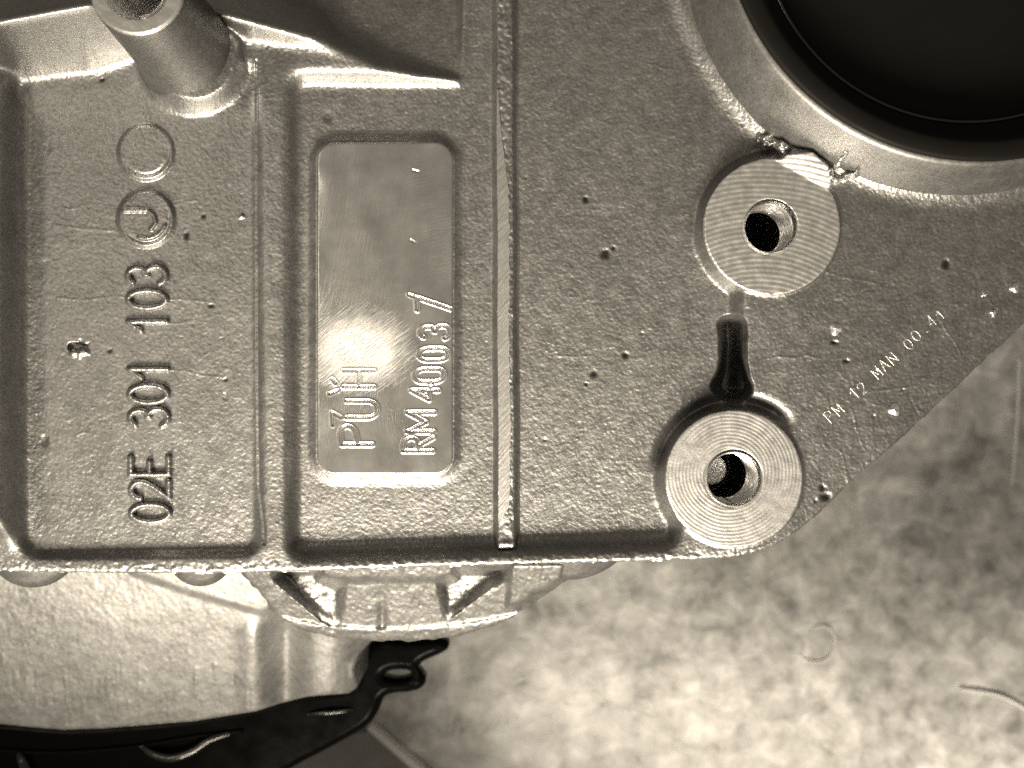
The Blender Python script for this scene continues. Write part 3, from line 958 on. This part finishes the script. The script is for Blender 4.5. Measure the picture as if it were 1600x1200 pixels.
# ---------------------------------------------------------------- lower case under the lip
def lower_case():
    st = 1.6
    lx = np.arange(330, 925, st); ly = np.arange(868, 1012, st)
    A, B = np.meshgrid(lx, ly)
    outline = [(360, 868), (378, 896), (405, 925), (428, 957), (470, 984), (520, 996), (590, 1002), (650, 1001), (710, 995), (765, 980), (800, 965), (822, 950), (850, 932), (880, 910), (910, 890), (916, 868)]
    sd = poly_sd(A, B, outline)
    z = -74 - 1.25 * (B - 885)                       # general outward slope
    z = z - 10
    # hollow behind the centre block
    hollow = poly_sd(A, B, [(432, 880), (424, 905), (500, 972), (540, 988), (684, 984), (705, 968), (790, 905), (800, 880)]) - 2
    hw = sstep((2 - hollow) / 24)
    z = z * (1 - hw) + (-178 - 0.25 * (B - 900)) * hw
    # centre block
    blk = poly_sd(A, B, [(500, 870), (502, 902), (536, 915), (532, 984), (697, 978), (686, 908), (709, 900), (712, 870)]) - 4
    bw = sstep((6 - blk) / 16)
    z = z * (1 - bw) + (-88 - 1.15 * (B - 885)) * bw
    # bar along the lip and a groove under it
    z = z + 14 * sstep((909 - B) / 6) * sstep((4 - blk) / 8)
    z = z - 12 * np.exp(-((A - 597) / 5.5) ** 2) * sstep((B - 912) / 10) * sstep((990 - B) / 12) * (0.6 + 0.4 * np.sin(B * 0.06))
    # lower rim band
    z = z + 10 * sstep((B - 978 - 0.0006 * (A - 610) ** 2 * -1) / 8)
    # bright web facet on the right
    wb = poly_sd(A, B, [(797, 880), (793, 950), (808, 948), (878, 906), (885, 880)]) - 2
    z = z + 22 * sstep((3 - wb) / 10)
    z = z - 16 * np.exp(-(((A - 818) / 9) ** 2 + ((B - 949) / 5) ** 2))
    z = blur(z, 1.5)
    z -= 6 * (1 - np.sqrt(np.clip(1 - (1 - np.clip(-sd / 6.0, 0, 1)) ** 2, 0, 1)))
    # flash along the hollow's edges
    for pts in ([(424, 905), (470, 945), (500, 972), (512, 978)], [(705, 968), (735, 945), (790, 900)]):
        d = line_dist(A, B, pts)
        z += (3.0 + 2.2 * grain(A.shape, 1.6)) * np.exp(-(d / 2.4) ** 2)
    z += 0.5 * grain(A.shape, 1.0) + 0.5 * grain(A.shape, 3.0)
    o = field_mesh('lower_case', A, B, z, sd + 0.8 * grain(A.shape, 2.5), M_LOW, gearbox, skirt=-330)
    return o
low = lower_case()

# short conical screw bosses peeping out under the lip
for (cx, ybot, r) in ((887, 906, 120), (314, 916, 53), (53, 918, 77)):
    z1 = -104.0
    a = at(cx, ybot - r, z1)
    rr = r * (1 - z1 / H)
    lathe('screw_boss', (a[0], a[1], z1), (a[0], a[1], z1 + 1), [(-12, rr - 4), (0, rr - 2), (2, rr - 0.6), (5, rr - 1), (20, rr - 14), (45, rr - 40)], M_SMOOTH, low, 96, 40)

# ---------------------------------------------------------------- pale pan, lower left
PAN_EDGE = [(-90, 1124), (0, 1131), (60, 1137), (100, 1140), (160, 1138), (300, 1127), (400, 1111), (440, 1098), (480, 1088), (545, 1083), (558, 1074), (552, 1046), (560, 1022), (582, 1000), (590, 960)]
def pan():
    st = 1.8
    lx = np.arange(-90, 620, st); ly = np.arange(880, 1150, st)
    A, B = np.meshgrid(lx, ly)
    sd = poly_sd(A, B, PAN_EDGE + [(590, 870), (-90, 870)])
    z = -335 - 0.62 * (B - 890) - 0.0011 * np.clip(B - 900, 0, 400) ** 2
    # right end: vertical flute, then a rounded end
    z = z - 62 * np.exp(-((A - 448) / 27.0) ** 2) * sstep((B - 930) / 60)
    z = z - 0.012 * np.clip(A - 505, 0, 100) ** 2 * 1.6
    z = z + 16 * np.exp(-((A - 395) / 22.0) ** 2) * sstep((B - 950) / 50)
    # cover plate step, upper middle
    pl = poly_sd(A, B, [(205, 896), (300, 928), (404, 958), (424, 956), (424, 870), (205, 870)])
    z = z + 16 * sstep((1.5 - pl) / 4)
    # bead at the right end
    z = z + 9 * np.exp(-(line_dist(A, B, [(553, 1058), (551, 1044), (558, 1026), (575, 1010)]) / 3.5) ** 2)
    z = blur(z, 1.4)
    z -= 5 * (1 - np.sqrt(np.clip(1 - (1 - np.clip(-sd / 5.0, 0, 1)) ** 2, 0, 1)))
    # drips and vertical scores
    for _ in range(46):
        x = rng.uniform(0, 400); y = rng.uniform(1020, 1110); Ls = rng.uniform(5, 26)
        d = seg_dist(A, B, (x, y), (x + rng.normal(), y + Ls))
        z += rng.choice([-1.6, 1.8]) * np.exp(-(d / rng.uniform(1.6, 3.0)) ** 2)
    z += 0.25 * grain(A.shape, 1.0) + 0.3 * grain(A.shape, 4) + 0.6 * grain(A.shape, 24)
    return field_mesh('oil_pan', A, B, z, sd, M_PAN, gearbox, skirt=-900)
pan()

# ---------------------------------------------------------------- black plastic side cover
ZC = -690
cover_pts = [(-120, 1120), (0, 1125), (60, 1131), (100, 1134), (160, 1132), (300, 1121), (400, 1104), (440, 1092), (480, 1082), (540, 1076), (556, 1066), (560, 1040), (572, 1012), (590, 1002),
             (640, 1004), (690, 1000), (702, 1006), (701, 1016), (690, 1024), (664, 1034), (652, 1044), (660, 1054), (667, 1066), (660, 1078), (640, 1085), (612, 1086), (598, 1092), (592, 1112),
             (577, 1136), (530, 1164), (452, 1204), (360, 1262), (-120, 1262)]
hole_pts = [(597, 1058), (607, 1051), (622, 1049), (638, 1050), (642, 1056), (636, 1062), (620, 1065), (605, 1063)]
cover = extrude_outline('side_cover', [cover_pts, hole_pts], ZC, 64, 20, M_BLACK, gearbox, 2)
def tube_path(name, pts, r, material, parent, n=12, taper=True):
    """rounded bead along a path (px, py, z)"""
    P = np.array([at(*p) for p in pts], float)
    # resample
    t = np.linspace(0, len(P) - 1, len(P) * 8)
    i = np.clip(t.astype(int), 0, len(P) - 2); f = (t - i)[:, None]
    p0 = P[np.clip(i - 1, 0, None)]; p1 = P[i]; p2 = P[i + 1]; p3 = P[np.clip(i + 2, None, len(P) - 1)]
    Q = 0.5 * (2 * p1 + (p2 - p0) * f + (2 * p0 - 5 * p1 + 4 * p2 - p3) * f ** 2 + (3 * p1 - p0 - 3 * p2 + p3) * f ** 3)
    T = np.gradient(Q, axis=0); T /= np.linalg.norm(T, axis=1)[:, None] + 1e-9
    V = []; F = []
    for j in range(len(Q)):
        up = np.array([0, 0, 1.0]); s = np.cross(T[j], up); s /= np.linalg.norm(s) + 1e-9; w = np.cross(s, T[j])
        rr = r * (math.sin(math.pi * (0.06 + 0.88 * j / (len(Q) - 1))) ** 0.5 if taper else 1)
        for k in range(n):
            a = 2 * math.pi * k / n
            V.append(Q[j] + s * rr * math.cos(a) + w * rr * math.sin(a))
    for j in range(len(Q) - 1):
        for k in range(n):
            k2 = (k + 1) % n
            F.append((j * n + k, j * n + k2, (j + 1) * n + k2, (j + 1) * n + k))
    F.append(tuple(range(n))); F.append(tuple(range((len(Q) - 1) * n, len(Q) * n))[::-1])
    return mesh_obj(name, V, F, material, parent)
tube_path('rim_bead', [(-80, 1167, ZC + 2), (0, 1172, ZC + 2), (90, 1176, ZC + 2), (200, 1168, ZC + 2), (300, 1152, ZC + 2), (380, 1142, ZC + 2)], 5, M_BLACK, cover, taper=False)
tube_path('clip', [(222, 1166, ZC + 6), (240, 1178, ZC + 12), (268, 1184, ZC + 14), (300, 1174, ZC + 12), (328, 1156, ZC + 8), (360, 1146, ZC + 4)], 11, M_GLOSS, cover)  # this and the next two: glossy beads added to make highlights on the cover
tube_path('clip', [(480, 1116, ZC + 2), (505, 1114, ZC + 6), (530, 1112, ZC + 6), (550, 1109, ZC + 2)], 6, M_GLOSS, cover)
tube_path('clip', [(30, 1176, ZC + 4), (36, 1188, ZC + 10), (44, 1205, ZC + 10), (60, 1220, ZC + 6)], 12, M_GLOSS, cover)

# ================================================================ THINGS ON THE FLOOR
board = empty('board', (600, 1300, FLOOR_Z), 'dull grey board with a pale edge lying on the floor beside the black cover', 'board')
zb = FLOOR_Z + 46
extrude_outline('panel', [[(579, 1143), (330, 1190), (330, 1420), (900, 1420)]], zb, 44, 2, M_BOARD, board)
extrude_outline('edge_strip', [[(573, 1140), (580, 1134), (915, 1418), (900, 1426)]], zb + 4, 46, 2, M_PALE, board)

def floor_path(name, pts, r, label, cat):
    k = 1 - (FLOOR_Z + r) / H
    o = tube_path(name, [(x, y, FLOOR_Z + r * 0.9) for x, y in pts], r, M_PALE, None)
    tag(o, label, cat)
floor_path('curled_strip', [(1248, 1022), (1262, 1032), (1285, 1033), (1300, 1020), (1305, 998), (1296, 982), (1278, 978), (1266, 990)], 3.5, 'small pale curled strip lying on the mottled floor', 'strip')
floor_path('bent_wire', [(1500, 1076), (1530, 1080), (1565, 1088), (1600, 1106), (1640, 1135)], 7, 'pale bent wire on the floor at the right edge', 'wire')
floor_path('pale_rod', [(1592, 560), (1590, 640), (1584, 720), (1580, 760)], 7, 'thin pale rod on the shaded floor beside the slanted edge', 'rod')
